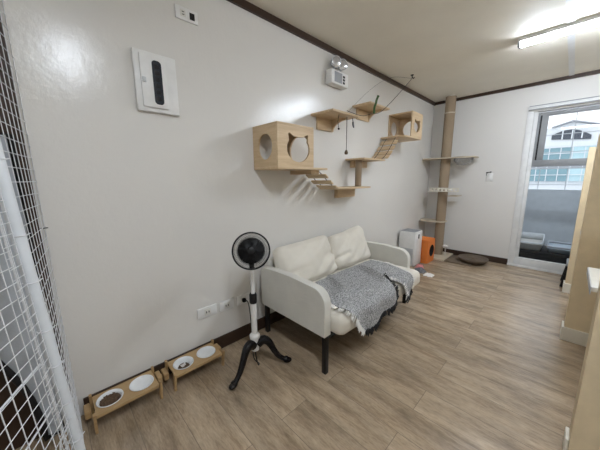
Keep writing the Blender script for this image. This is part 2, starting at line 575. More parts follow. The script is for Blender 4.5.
t = thing('wall_outlet', 'white outlet plate near the ceiling above the breaker box', 'outlet', (0, 0.713, 2.135))
boxp('plate', (0.0005, 0.648, 2.135), (0.009, 0.778, 2.203), 'white_plastic', t, 0.003)
boxp('socket', (0.0092, 0.675, 2.152), (0.011, 0.705, 2.186), 'cream_plastic', t, 0.0008)
for z in (2.160, 2.174):
    boxp('slot', (0.0112, 0.684, z), (0.0116, 0.697, z + 0.004), 'black_plastic', t)
boxp('port', (0.0092, 0.728, 2.150), (0.0105, 0.757, 2.186), 'black_plastic', t, 0.0, 'dark square port')

def outlet(y0, y1, z0, lab):
    t = thing('wall_outlet', lab, 'outlet', (0, (y0 + y1) / 2, z0), 'outlet plates above the baseboard')
    boxp('plate', (0.0005, y0, z0), (0.010, y1, z0 + 0.075), 'white_plastic', t, 0.003)
    yc, zc = (y0 + y1) / 2, z0 + 0.0375
    boxp('socket', (0.0102, yc - 0.022, zc - 0.022), (0.012, yc + 0.022, zc + 0.022), 'cream_plastic', t, 0.0008)
    for s in (-0.009, 0.009):
        boxp('slot', (0.0121, yc + s - 0.003, zc - 0.007), (0.0125, yc + s + 0.003, zc + 0.007), 'black_plastic', t)
    return t
outlet(0.632, 0.772, 0.287, 'white outlet plate low on the wall, furthest from the fan')
outlet(0.792, 0.908, 0.283, 'white outlet plate low on the wall, middle of the three')
outlet(0.932, 1.048, 0.281, 'white outlet plate behind the fan with the black plug in it')

t = thing('light_switch', 'white switch plate on the back wall left of the balcony door', 'switch', (0.835, BACK_Y, 1.17))
boxp('plate', (0.795, BACK_Y - 0.010, 1.165), (0.875, BACK_Y - 0.0005, 1.285), 'white_plastic', t, 0.003)
boxp('rocker', (0.815, BACK_Y - 0.014, 1.195), (0.855, BACK_Y - 0.0102, 1.255), 'white_plastic', t, 0.001)
t = thing('cable_bits', 'small black cable bits resting on top of the white switch plate', 'cable', (0.825, BACK_Y, 1.286))  # black cable bits lying on top of the plate
def tm(bm):
    for p, r in (((0.800, BACK_Y - 0.012, 1.295), 0.0105), ((0.845, BACK_Y - 0.012, 1.303), 0.010)):
        bmesh.ops.create_uvsphere(bm, u_segments=12, v_segments=8, radius=r, matrix=Matrix.Translation(p))
    add_tube(bm, [(0.800, BACK_Y - 0.012, 1.295), (0.822, BACK_Y - 0.014, 1.302), (0.845, BACK_Y - 0.012, 1.303)], 0.005, 8)
    add_tube(bm, [(0.800, BACK_Y - 0.012, 1.295), (0.795, BACK_Y - 0.012, 1.272), (0.801, BACK_Y - 0.0125, 1.255)], 0.003, 6)
part('body', 'black_felt', t, tm, True)

t = thing('mounted_emergency_light', 'white emergency light box with two round lamp heads high on the left wall', 'emergency light', (0, 2.07, 2.07))
boxp('housing', (0.0005, 1.945, 2.075), (0.078, 2.195, 2.195), 'white_plastic', t, 0.010)
boxp('display', (0.0782, 1.985, 2.092), (0.0795, 2.095, 2.178), 'grey_plastic', t, 0.0, 'grey display panel')
for i in range(3):
    boxp('button', (0.0782, 2.108, 2.095 + i * 0.026), (0.082, 2.135, 2.113 + i * 0.026), 'black_plastic', t, 0.001)
for yc in (2.02, 2.115):
    c = Vector((0.055, yc, 2.262)); dct = Vector((0.75, -0.35, -0.1)).normalized()
    M = Matrix.Translation(c) @ dct.to_track_quat('Z', 'Y').to_matrix().to_4x4()
    h = part('lamp_head', 'pale_grey_plastic', t, lambda bm: add_lathe(bm, [(0, -0.045), (0.02, -0.045), (0.036, -0.02), (0.047, 0.012), (0.049, 0.026), (0.044, 0.026)], n=24, M=M), True)
    part('lens', 'chrome_lamp', h, lambda bm: add_lathe(bm, [(0.0435, 0.024), (0.03, 0.030), (0, 0.033)], n=24, M=M), True, 'silvery lens')
    tubep('neck', [(0.04, yc, 2.196), (0.04, yc, 2.226)], 0.010, 'pale_grey_plastic', h)

# ------------------------------------------------------------------ cat furniture on the wall
# first box
t = thing('mounted_cat_house', 'pale wooden cat box with a cat-head hole in front, nearest on the left wall', 'cat house', (0, 1.31, 1.30))
X1, Y0, Y1, Z0, Z1 = 0.283, 1.14, 1.49, 1.3165, 1.606
T = 0.014
boxp('floor_board', (0.0005, Y0, 1.300), (X1, 1.655, Z0 - 0.0005), 'pine_y', t, 0.0015)
boxp('top_panel', (0.0005, Y0, Z1 - T), (X1, Y1, Z1), 'pine_y', t, 0.001)
part('side_panel', 'pine_x', t, lambda bm: add_plate(bm, [(0.0005, Z0), (X1 - T - 0.0005, Z0), (X1 - T - 0.0005, Z1 - T - 0.0005), (0.0005, Z1 - T - 0.0005)], [ellipse(0.142, 1.455, 0.082, 0.088)], (0, Y0 + T, 0), (1, 0, 0), (0, 0, 1), T), label='end panel with an oval hole')
part('side_panel', 'pine_x', t, lambda bm: add_plate(bm, [(0.0005, Z0), (X1 - T - 0.0005, Z0), (X1 - T - 0.0005, Z1 - T - 0.0005), (0.0005, Z1 - T - 0.0005)], [ellipse(0.140, 1.450, 0.112, 0.112)], (0, Y1, 0), (1, 0, 0), (0, 0, 1), T))
part('front_panel', 'pine_y', t, lambda bm: add_plate(bm, [(Y0, Z0), (Y1, Z0), (Y1, Z1 - T - 0.0005), (Y0, Z1 - T - 0.0005)], [cat_head(1.335, 1.442, 0.112)], (X1 - T, 0, 0), (0, 1, 0), (0, 0, 1), T), label='front panel with a cat-head cutout')
boxp('cleat', (0.0005, 1.505, 1.268), (0.24, 1.60, 1.2995), 'pine_x', t, 0.001)

# second box, far up, turned so its open side shows
t = thing('mounted_cat_house', 'smaller open-sided wooden cat box near the far corner under the ceiling', 'cat house', (0, 3.3, 1.69))
X1, Y0, Y1, Z0, Z1 = 0.295, 3.15, 3.45, 1.712, 1.995
boxp('floor_board', (0.0005, 2.975, 1.695), (X1, Y1, Z0 - 0.0005), 'pine_y', t, 0.0015)
boxp('top_panel', (0.0005, Y0, Z1 - T), (X1, Y1, Z1), 'pine_y', t, 0.001)
part('back_panel', 'pine_y', t, lambda bm: add_plate(bm, [(Y0, Z0), (Y1 - T - .0005, Z0), (Y1 - T - .0005, Z1 - T - .0005), (Y0, Z1 - T - .0005)], [ellipse(3.285, 1.845, 0.085, 0.085)], (0.0005, 0, 0), (0, 1, 0), (0, 0, 1), T), label='wall-side panel with a round hole')
part('side_panel', 'pine_x', t, lambda bm: add_plate(bm, [(0.0005, Z0), (X1 - T - .0005, Z0), (X1 - T - .0005, Z1 - T - .0005), (0.0005, Z1 - T - .0005)], [ellipse(0.15, 1.845, 0.095, 0.095)], (0, Y1, 0), (1, 0, 0), (0, 0, 1), T), label='end panel with a round hole')
part('front_panel', 'pine_y', t, lambda bm: add_plate(bm, [(Y0, Z0), (Y1, Z0), (Y1, Z1 - T - .0005), (Y0, Z1 - T - .0005)], [cat_head(3.30, 1.84, 0.085)], (X1 - T, 0, 0), (0, 1, 0), (0, 0, 1), T), label='front panel with a cat-head cutout')

# wall shelves
def shelf(y0, y1, depth, z, lab):
    t = thing('cat_shelf', lab, 'cat shelf', (0, (y0 + y1) / 2, z), 'small pine wall shelves')
    boxp('board', (0.0005, y0, z), (depth, y1, z + 0.018), 'pine_y', t, 0.003)
    ya, yb = y0 + 0.07, y1 - 0.085
    boxp('wall_cleat', (0.0005, ya, z - 0.105), (0.018, yb - 0.0205, z - 0.0005), 'pine_y', t, 0.001)
    def gus(bm):
        pts = [(0.0005, z - 0.105), (0.02, z - 0.105)]
        for i in range(1, 10):
            a = PI / 2 * i / 10
            pts.append((0.02 + 0.15 * (1 - math.cos(a)), z - 0.105 + 0.085 * math.sin(a)))
        pts += [(0.17, z - 0.02), (0.17, z - 0.0005), (0.0005, z - 0.0005)]
        add_plate(bm, pts, [], (0, yb, 0), (1, 0, 0), (0, 0, 1), 0.02)
    part('gusset', 'pine_x', t, gus)
shelf(1.755, 2.135, 0.25, 1.776, 'pine wall shelf beside the first cat box, lower of the two')
shelf(2.375, 2.765, 0.215, 1.952, 'pine wall shelf with the green toy, higher of the two')

# two-level perch with the sisal column
t = thing('cat_perch_shelf', 'two-level pine perch joined by a short sisal column, below the wall shelves', 'cat perch', (0, 2.33, 1.03))
boxp('lower_board', (0.0005, 1.875, 1.133), (0.225, 2.42, 1.149), 'pine_y', t, 0.003)
boxp('lower_cleat', (0.0005, 2.10, 1.040), (0.05, 2.40, 1.1325), 'pine_y', t, 0.002)
tubep('column', [(0.12, 2.345, 1.1495), (0.12, 2.345, 1.4145)], 0.033, 'sisal', t, 20, 'sisal wrapped column')
boxp('upper_cleat', (0.0005, 2.36, 1.345), (0.05, 2.62, 1.4145), 'pine_y', t, 0.002)
boxp('upper_board', (0.0005, 2.275, 1.415), (0.23, 2.69, 1.432), 'pine_y', t, 0.003)

# ladders: slats on two ropes
def ladder(pts, w0, w1, lab, extra=None, hw=0.023):
    t = thing('cat_ladder', lab, 'cat ladder', (0, pts[0][0], pts[0][1]), None)
    n = len(pts)
    for i, (y, z, tilt) in enumerate(pts):
        M = Matrix.Translation((0, y, z)) @ Matrix.Rotation(tilt, 4, 'X')
        part('slat', 'pine_x', t, lambda bm: add_box(bm, (w0, -hw, -0.006), (w1, hw, 0.006), 0.002, 2, M), 'auto')
    for xr in (w0 + 0.05, w1 - 0.05):
        line = ([extra[0]] if extra else []) + [(y, z + 0.008) for y, z, _ in pts] + ([extra[1]] if extra else [])
        tubep('rope', [(xr, y, z) for y, z in line], 0.0035, 'string_dark', t, 6)
ladder([(1.690, 1.252, -0.62), (1.757, 1.200, -0.62), (1.828, 1.158, -0.45)], 0.02, 0.25,
       'three-slat rope ladder hanging from the nearest cat box', ((1.635, 1.2955), (1.90, 1.1535)))
ladder([(2.745, 1.462, 0.60), (2.805, 1.510, 0.75), (2.865, 1.568, 0.80), (2.925, 1.635, 0.80)], 0.03, 0.24,
       'four-slat rope ladder climbing to the far cat box', ((2.68, 1.4345), (2.972, 1.690)), 0.030)

# strings and toys
t = thing('hanging_toy', 'long dark string with a wooden bead hanging beside the two-level perch', 'cat toy', (0.19, 2.03, 1.47))
tubep('string', [(0.19, 2.03, 1.7755), (0.19, 2.03, 1.49)], 0.0028, 'string_dark', t, 6)
part('bead', 'rope_brown', t, lambda bm: add_lathe(bm, [(0, -0.02), (0.013, -0.018), (0.017, -0.004), (0.011, 0.014), (0.004, 0.024), (0, 0.024)], (0.19, 2.03, 1.468), 16), True)
t = thing('hanging_toy', 'short string with a small dark bead below the lower wall shelf', 'cat toy', (0.20, 1.90, 1.655))
tubep('string', [(0.20, 1.90, 1.7755), (0.192, 1.895, 1.72), (0.20, 1.90, 1.665)], 0.0022, 'string_dark', t, 6)
part('bead', 'string_dark', t, lambda bm: bmesh.ops.create_uvsphere(bm, u_segments=12, v_segments=8, radius=0.009, matrix=Matrix.Translation((0.20, 1.90, 1.658))), True)
t = thing('hanging_tassel', 'dark drooping feather tassel below the lower wall shelf', 'cat toy', (0.205, 2.09, 1.70))
part('tassel', 'grey_cloth', t, lambda bm: add_tube(bm, catmull([(0.205, 2.09, 1.7755), (0.21, 2.095, 1.745), (0.205, 2.105, 1.72), (0.21, 2.112, 1.69)], 4), [0.003] * 5 + [0.008] * 6 + [0.006, 0.002], 8), True)
t = thing('ceiling_string', 'thin dark string running from the ceiling hook down past the wall shelves', 'string', (0.24, 3.20, 2.385))
part('hook', 'black_plastic', t, lambda bm: (add_tube(bm, [(0.24, 3.20, 2.3995), (0.24, 3.20, 2.375), (0.25, 3.21, 2.36), (0.262, 3.215, 2.372)], 0.006, 8), add_lathe(bm, [(0, -0.004), (0.018, -0.004), (0.018, 0), (0, 0)], (0.24, 3.20, 2.3993), 14)), 'auto')
tubep('string', catmull([(0.24, 3.20, 2.362), (0.232, 2.87, 2.11), (0.235, 2.55, 1.90), (0.265, 2.30, 1.83), (0.27, 2.14, 1.79), (0.262, 1.93, 1.80)], 6), 0.0028, 'string_dark', t, 6)
tubep('thin_string', catmull([(0.24, 3.20, 2.362), (0.21, 2.75, 2.27), (0.20, 2.36, 2.06), (0.20, 2.0, 1.7945)], 6), 0.0012, 'string_dark', t, 5)
t = thing('snake_toy', 'green plush snake toy draped over the end of the higher wall shelf', 'cat toy', (0.222, 2.41, 1.93))
part('body', 'green_toy', t, lambda bm: add_tube(bm, catmull([(0.236, 2.475, 2.03), (0.232, 2.455, 1.99), (0.240, 2.43, 1.955), (0.234, 2.415, 1.91), (0.244, 2.395, 1.85)], 5), [0.014] + [0.011] * 9 + [0.011] * 10 + [0.005], 10), True)

# ------------------------------------------------------------------ food stands with bowls
def stand(y0, y1, lab):
    t = thing('bowl_stand', lab, 'bowl stand', (0.02, (y0 + y1) / 2, 0), 'bamboo feeding stands')
    xa, xb = 0.030, 0.195
    zt = 0.100
    yc = [(y0 + y1) / 2 - 0.0735, (y0 + y1) / 2 + 0.0735]
    part('top_board', 'bamboo', t, lambda bm: add_plate(bm, rrect(xa, y0, xb, y1, 0.006, 3), [ellipse(0.112, c, 0.0530, 0.0530, 40) for c in yc], (0, 0, zt - 0.014), (1, 0, 0), (0, 1, 0), 0.014))
    for y, s in ((y0, -1), (y1, 1)):
        ya, yb = (y - 0.0125, y - 0.0005) if s < 0 else (y + 0.0005, y + 0.0125)
        for xs in ((xb - 0.012, xb + 0.010, zt + 0.018), (xa - 0.002, xa + 0.020, zt + 0.02)):
            dx = -0.014 if xs[0] > 0.1 else -0.004
            def leg(bm):
                add_plate(bm, [(xs[0] + dx, 0), (xs[1] + dx - 0.004, 0), (xs[1] - dx * .3, xs[2]), (xs[0] - dx * .3, xs[2])], [], (0, yb, 0), (1, 0, 0), (0, 0, 1), yb - ya)
            part('leg', 'bamboo', t, leg)
        yo0, yo1 = (ya - 0.028, ya - 0.0005) if s < 0 else (yb + 0.0005, yb + 0.028)
        boxp('end_block', (xa + 0.004, yo0, 0.035), (xa + 0.075, yo1, 0.080), 'bamboo', t, 0.006)
    return yc, zt
BOWL = None
def bowl(y, zt, lab, deep=True):
    t = thing('food_bowl', lab, 'bowl', (0.112, y, zt), 'white ceramic bowls in the feeding stands')
    inner = [(0.0495, -0.003), (0.043, -0.024), (0.032, -0.035), (0, -0.0365)] if deep else [(0.0535, 0.002), (0.046, -0.004), (0.030, -0.007), (0, -0.008)]
    prof = [(0, -0.041), (0.035, -0.041), (0.047, -0.026), (0.0512, -0.003), (0.0515, 0.0008), (0.058, 0.0010), (0.0605, 0.004), (0.059, 0.0075), (0.0555, 0.006)] + inner
    part('dish', 'ceramic', t, lambda bm: add_lathe(bm, prof, (0.112, y, zt), 40), True)
    return t
def kibble(y, zt, lev, lab, seed, rad):
    r2 = random.Random(seed)
    def kb(bm):
        add_lathe(bm, [(0, lev + 0.006), (rad * 0.6, lev + 0.003), (rad, lev - 0.004), (rad * 0.9, lev - 0.006), (0, lev - 0.006)], (0.112, y, zt), 24)
        for i in range(170):
            a = r2.uniform(0, 2 * PI); q = rad * 0.96 * math.sqrt(r2.random())
            p = (0.112 + q * math.cos(a), y + q * math.sin(a), zt + lev + 0.005 - 0.006 * (q / rad) ** 2 + r2.uniform(0, 0.003))
            bmesh.ops.create_icosphere(bm, subdivisions=1, radius=r2.uniform(0.0028, 0.0042), matrix=Matrix.Translation(p) @ Matrix.Diagonal((1, 1, 0.6, 1)))
    o = part('kibble', 'kibble_brown', None, kb)
    tag(o, lab, 'cat food'); o['kind'] = 'stuff'
yc, zt = stand(0.035, 0.318, 'bamboo double bowl stand nearest the wire cage')
bowl(yc[0], zt, 'white bowl full of brown kibble, nearest the wire cage')
bowl(yc[1], zt, 'empty-looking white bowl second from the wire cage', False)
kibble(yc[0], zt, -0.0045, 'brown kibble filling the bowl nearest the wire cage', 3, 0.0465)
yc, zt = stand(0.408, 0.700, 'bamboo double bowl stand further along, nearer the fan')
bowl(yc[0], zt, 'white bowl half filled with kibble, third from the wire cage')
bowl(yc[1], zt, 'empty-looking white bowl nearest the fan', False)
kibble(yc[0], zt, -0.022, 'small heap of kibble in the third bowl from the cage', 5, 0.034)
def crumb(bm):
    for i in range(14):
        p = (0.114 + rnd.uniform(-.014, .014), yc[0] + rnd.uniform(-.014, .014), zt - 0.013 + rnd.uniform(0, .002))
        bmesh.ops.create_icosphere(bm, subdivisions=1, radius=0.006, matrix=Matrix.Translation(p) @ Matrix.Diagonal((1, 1, .5, 1)))
o = part('treat_crumbs', 'white_cloth', None, crumb)
tag(o, 'pale treat crumbs on top of the kibble in the third bowl', 'cat treats'); o['kind'] = 'stuff'

# ------------------------------------------------------------------ pedestal fan
FX, FY = 0.345, 0.86
t = thing('pedestal_fan', 'white and black pedestal fan on three curved black legs beside the sofa', 'fan', (FX, FY, 0))
part('hub', 'white_plastic', t, lambda bm: add_lathe(bm, [(0, 0.125), (0.025, 0.125), (0.027, 0.15), (0.027, 0.205), (0.033, 0.212), (0.033, 0.232), (0.022, 0.244), (0, 0.244)], (FX, FY, 0), 24), 'auto')
for a in (math.atan2(-0.19, 0.055), math.atan2(0.178, 0.118), math.atan2(0.60, -0.80)):
    ca, sa = math.cos(a), math.sin(a)
    R = 0.205 if ca > 0 else 0.17
    prof = [(0.020, 0.168), (0.052, 0.188), (0.082, 0.176), (0.105, 0.142), (0.125, 0.100), (0.155, 0.055), (R - 0.015, 0.028), (R + 0.012, 0.0195)]
    pts = catmull([(FX + r * ca, FY + r * sa, z) for r, z in prof], 4)
    n = len(pts)
    rs = [0.031 - 0.015 * min(1, i / (n * 0.75)) + (0.005 if i >= n - 4 else 0) for i in range(n)]
    rs[-1] = 0.013
    def lg(bm):
        add_tube(bm, pts, rs, 12)
        bmesh.ops.create_uvsphere(bm, u_segments=16, v_segments=10, radius=1, matrix=Matrix.Translation((FX + (R + 0.008) * ca, FY + (R + 0.008) * sa, 0.0165)) @ Matrix.Rotation(a, 4, 'Z') @ Matrix.Diagonal((0.029, 0.022, 0.016, 1)))
    part('leg', 'black_gloss', t, lg, True)
tubep('lower_column', [(FX, FY, 0.2445), (FX, FY, 0.455)], 0.0185, 'white_plastic', t, 24)
part('collar', 'black_plastic', t, lambda bm: add_lathe(bm, [(0, 0.4555), (0.022, 0.4555), (0.024, 0.462), (0.024, 0.512), (0.020, 0.520), (0, 0.520)], (FX, FY, 0), 24), 'auto')
part('upper_column', 'white_plastic', t, lambda bm: add_tube(bm, [(FX, FY, 0.5205), (FX, FY, 0.60), (FX, FY, 0.685)], [0.0125, 0.012, 0.013], 20), 'auto')
HC = Vector((FX + 0.045, FY - 0.028, 0.812))
nrm = Vector((1.25, -0.80, 0.34)).normalized()
HM = Matrix.Translation(HC) @ nrm.to_track_quat('Z', 'Y').to_matrix().to_4x4()
hm = part('motor_housing', 'black_plastic', t, lambda bm: (add_lathe(bm, [(0, -0.15), (0.025, -0.148), (0.046, -0.13), (0.058, -0.09), (0.058, -0.062), (0, -0.062)], n=24, M=HM), add_tube(bm, [(FX, FY, 0.6855), (FX, FY, 0.735)], 0.016, 14)), 'auto')
def guard(bm, front):
    R = 0.107
    zf = lambda r: (0.030 * (1 - (r / R) ** 2.2) if front else -0.055 * (1 - (r / R) ** 4))
    N = 84
    for k in range(N):
        a0 = 2 * PI * k / N
        pts = []
        for i in range(7):
            r = 0.028 + (R - 0.028) * i / 6
            a = a0 + (0.35 * (i / 6) if front else 0)
            pts.append(HM @ Vector((r * math.cos(a), r * math.sin(a), zf(r))))
        add_tube(bm, pts, 0.00095, 4, False)
    for r in (0.03, 0.055, 0.08):
        pts = [HM @ Vector((r * math.cos(2 * PI * i / 40), r * math.sin(2 * PI * i / 40), zf(r))) for i in range(40)]
        add_tube(bm, pts, 0.0011, 5, closed=True)
part('front_guard', 'black_plastic', t, lambda bm: guard(bm, True))
part('rear_guard', 'black_plastic', t, lambda bm: guard(bm, False))
part('rim', 'black_plastic', t, lambda bm: add_lathe(bm, [(0.105, -0.014), (0.112, -0.014), (0.114, 0.0), (0.112, 0.012), (0.105, 0.012)], n=48, M=HM, closed=True), True)
part('badge', 'black_plastic', t, lambda bm: add_lathe(bm, [(0, 0.033), (0.022, 0.032), (0.027, 0.028), (0.025, 0.024), (0, 0.024)], n=24, M=HM), True)
def blades(bm):
    add_lathe(bm, [(0, 0.012), (0.02, 0.011), (0.024, 0.0), (0.024, -0.03), (0, -0.03)], n=20, M=HM)
    for k in range(6):
        a0 = 2 * PI * k / 6
        grid = []
        for i in range(7):
            r = 0.022 + 0.056 * i / 6
            row = []
            for j in range(5):
                w = (j / 4 - 0.5) * (1.0 + 0.10 * math.sin(PI * i / 6))
                row.append(bm.verts.new(HM @ Vector((r * math.cos(a0 + w + 0.3 * i / 6), r * math.sin(a0 + w + 0.3 * i / 6), -0.010 - 0.024 * (j / 4 - 0.5)))))
            grid.append(row)
        for i in range(6):
            for j in range(4):
                bm.faces.new((grid[i][j], grid[i + 1][j], grid[i + 1][j + 1], grid[i][j + 1]))
bl = part('blades', 'black_steel', t, blades, True)
s = bl.modifiers.new('thick', 'SOLIDIFY'); s.thickness = 0.002
# plug and lead
part('power_cord', 'black_plastic', t, lambda bm: (add_box(bm, (0.0128, 0.972, 0.305), (0.040, 0.998, 0.333), 0.005),
     add_tube(bm, catmull([(0.038, 0.985, 0.318), (0.075, 0.985, 0.325), (0.13, 0.965, 0.285), (0.19, 0.935, 0.18), (0.25, 0.90, 0.06), (0.29, 0.885, 0.010), (0.345, 0.885, 0.008), (0.365, 0.865, 0.02), (0.358, 0.857, 0.07), (0.348, 0.858, 0.1245)], 6), 0.0035, 8)), True)

# ------------------------------------------------------------------ sofa
def rounded_block(bm, lo, hi, r, cuts, amp, seed, n=6.0, puff=0.0, freq=6.0):
    """Soft cushion: a subdivided cube pushed to a superellipsoid, with wrinkles."""
    lo, hi = Vector(lo), Vector(hi)
    c, h = (lo + hi) / 2, (hi - lo) / 2
    t0 = bmesh.new()
    bmesh.ops.create_cube(t0, size=2)
    bmesh.ops.subdivide_edges(t0, edges=t0.edges[:], cuts=cuts, use_grid_fill=True)
    mp = {}
    for v in t0.verts:
        p = v.co.copy()
        q = Vector((max(-1, min(1, x)) for x in p))
        inner = Vector([max(-(hh - r), min(hh - r, x * hh)) for x, hh in zip(q, h)])
        full = Vector([x * hh for x, hh in zip(q, h)])
        d = full - inner
        if d.length > 1e-9:
            m = max(abs(x) for x in d)
            d = d.normalized() * m if d.length > m else d
        s = inner + d
        w = c + s
        if puff:
            for ax in range(3):
                o1, o2 = [k for k in range(3) if k != ax]
                w[ax] += q[ax] * puff * (1 - q[o1] ** 2) * (1 - q[o2] ** 2) * (1 if h[ax] == min(h) else 0.25)
        nn = noise.noise(Vector((w.x * freq + seed, w.y * freq, w.z * freq)))
        n2 = noise.noise(Vector((w.x * freq * 2.3, w.y * freq * 2.3 + seed, w.z * freq * 2.3)))
        dirn = (w - c); dirn.normalize()
        mp[v] = bm.verts.new(w + dirn * (amp * nn + amp * 0.5 * n2))
    for f in t0.faces:
        bm.faces.new([mp[v] for v in f.verts])
    t0.free()

sofa = thing('sofa', 'cream two-seat sofa with panel arms and black legs against the left wall', 'sofa', (0.40, 1.79, 0))
SY0, SY1 = 1.115, 2.465
for x, y in ((0.075, SY0 + 0.05), (0.708, SY0 + 0.028), (0.045, SY1 - 0.055), (0.645, SY1 - 0.03)):
    boxp('leg', (x - 0.016, y - 0.016, 0.0), (x + 0.016, y + 0.016, 0.262), 'black_steel', sofa, 0.003)
def arm(bm, y0, y1, xb, xf, top):
    R = 0.10
    prof = [(xb, 0.262), (xf, 0.262)]
    for i in range(9):
        a = PI / 2 * i / 8
        prof.append((xf - R + R * math.cos(a), top - 0.012 - R + R * math.sin(a)))
    prof += [(0.40, top), (0.22, top - 0.004)]
    for i in range(5):
        a = PI / 2 + PI / 2 * i / 4
        prof.append((xb + 0.04 + 0.04 * math.cos(a), top - 0.050 + 0.04 * math.sin(a)))
    add_plate(bm, prof, [], (0, y1, 0), (1, 0, 0), (0, 0, 1), y1 - y0)
for y0, y1, xb, xf, top in ((SY0, SY0 + 0.06, 0.074, 0.724, 0.578), (SY1 - 0.06, SY1, 0.032, 0.665, 0.560)):
    a = part('arm', 'sofa_cover', sofa, lambda bm: arm(bm, y0, y1, xb, xf, top), 'auto')
    bv = a.modifiers.new('soft', 'BEVEL'); bv.width = 0.014; bv.segments = 3; bv.limit_method = 'ANGLE'; bv.angle_limit = math.radians(50)
boxp('backrest', (0.030, SY0 + 0.062, 0.265), (0.095, SY1 - 0.062, 0.60), 'sofa_cover', sofa, 0.015)
boxp('seat_frame', (0.097, SY0 + 0.062, 0.215), (0.70, SY1 - 0.062, 0.25), 'black_steel', sofa, 0.004)
part('seat_cushion', 'sofa_cushion', sofa, lambda bm: rounded_block(bm, (0.100, SY0 + 0.066, 0.252), (0.808, SY1 - 0.064, 0.398), 0.055, 26, 0.006, 3, freq=5), True)
def pillow(y0, y1, zb, ht, seed, lean=0.42, xb=0.27, th=0.105, tilt=0.0):
    def f(bm):
        rounded_block(bm, (-th / 2, y0, 0), (th / 2, y1, ht), 0.045, 28, 0.006, seed, puff=0.030, freq=4)
        # the top edge sags a little and the corners pull in
        cy, hw = (y0 + y1) / 2, (y1 - y0) / 2
        for v in bm.verts:
            u = (v.co.y - cy) / hw
            w = v.co.z / ht
            v.co.z += (tilt * u - 0.022 * (1 - u * u) - 0.018 * (abs(u) ** 6)) * w
            # soft diagonal wrinkles
            front = 1 if v.co.x > 0 else 0.25
            f1 = noise.noise(Vector((u * 1.1 + seed, w * 4.2 - u * 2.0, 0.7)))
            f2 = noise.noise(Vector((u * 4.0 - seed, w * 3.0 + u * 3.0, 2.9)))
            v.co.x += front * (0.026 * f1 + 0.004 * f2 - 0.030 * math.exp(-((w - 0.42 - 0.10 * u) / 0.06) ** 2) * (0.5 + 0.5 * math.sin(2.2 * u + seed)))
        M = Matrix.Translation((xb, 0, zb)) @ Matrix.Rotation(-lean, 4, 'Y')
        bmesh.ops.transform(bm, matrix=M, verts=bm.verts[:])
    return f
part('back_cushion', 'sofa_cushion', sofa, pillow(SY0 + 0.075, 1.805, 0.400, 0.352, 11, tilt=0.006), True)
part('back_cushion', 'sofa_cushion', sofa, pillow(1.815, SY1 - 0.10, 0.400, 0.352, 23, 0.42, 0.265, tilt=0.022), True)

# throw blanket over the seat
def in_poly(p, poly):
    x, y = p; c = False
    for i in range(len(poly)):
        x1, y1 = poly[i]; x2, y2 = poly[i - 1]
        if (y1 > y) != (y2 > y) and x < (x2 - x1) * (y - y1) / (y2 - y1) + x1: c = not c
    return c
THROW = [(1.42, 0.345), (1.72, 0.335), (2.0, 0.335), (2.27, 0.34), (2.28, 0.50), (2.24, 0.66), (2.17, 0.79), (2.12, 0.90), (2.04, 0.945), (1.985, 0.915), (1.955, 0.81),
         (1.865, 0.70), (1.835, 0.79), (1.855, 0.905), (1.74, 0.915), (1.58, 0.935), (1.47, 0.965), (1.395, 0.965), (1.33, 0.90), (1.27, 0.80), (1.245, 0.72), (1.275, 0.60), (1.35, 0.47)]
def throw_pt(y, s):
    """Seat surface: flat to x=.77, then rolling over the front edge and hanging down."""
    top = 0.409
    R = 0.045
    arc = R * PI / 2
    s0 = 0.770
    if s < s0: x, z = s, top
    elif s < s0 + arc:
        a = (s - s0) / R; x = s0 + R * math.sin(a); z = top - R + R * math.cos(a)
    else: x = s0 + R + 0.06 * (s - s0 - arc); z = top - R - (s - s0 - arc)
    hang = max(0, min(1, (s - s0) / 0.08))
    wr = 0.006 + 0.006 * noise.noise(Vector((y * 5, s * 5, 1.3))) + 0.004 * noise.noise(Vector((y * 13, s * 13, 4.3)))
    # three folds running from the cushions to the front edge
    for (ya, sa, yb, sb, hgt, wid) in ((1.30, 0.60, 1.62, 0.70, 0.017, 0.022), (1.62, 0.36, 1.50, 0.60, 0.015, 0.02), (2.0, 0.42, 1.86, 0.76, 0.022, 0.024), (1.86, 0.70, 2.12, 0.74, 0.016, 0.024)):
        dx, ds = yb - ya, sb - sa
        L2 = dx * dx + ds * ds
        tt = max(0, min(1, ((y - ya) * dx + (s - sa) * ds) / L2))
        ey, es = y - ya - tt * dx, s - sa - tt * ds
        dist = math.hypot(ey, es)
        side = dx * es - ds * ey
        wr += 2.3 * hgt * math.exp(-(dist / (wid * (1.7 if side > 0 else 0.30))) ** 2) * (0.4 + 0.6 * math.sin(PI * min(1, max(0, tt * 0.9 + 0.05))))
    if hang > 0:
        x += hang * (wr + 0.010 * (1 + math.sin(y * 26)))
        z += (1 - hang) * wr
    else:
        z += wr
    return Vector((x, y, z))
tb = thing('throw_blanket', 'grey knitted throw with black and white fringe draped over the sofa seat', 'blanket', (0.6, 1.77, 0.41))
def throw_mesh(bm):
    NY, NS = 180, 108
    y0, y1, s0, s1 = 1.23, 2.32, 0.33, 0.98
    vs = {}
    def V(i, j):
        if (i, j) not in vs:
            vs[(i, j)] = bm.verts.new(throw_pt(y0 + (y1 - y0) * i / NY, s0 + (s1 - s0) * j / NS))
        return vs[(i, j)]
    for i in range(NY):
        for j in range(NS):
            p = (y0 + (y1 - y0) * (i + .5) / NY, s0 + (s1 - s0) * (j + .5) / NS)
            if in_poly(p, THROW):
                bm.faces.new((V(i, j), V(i + 1, j), V(i + 1, j + 1), V(i, j + 1)))
kn = part('knit', 'throw_knit', tb, throw_mesh, True)
sm = kn.modifiers.new('smooth', 'SMOOTH'); sm.factor = 0.4; sm.iterations = 1
so = kn.modifiers.new('thick', 'SOLIDIFY'); so.thickness = 0.006; so.offset = 1
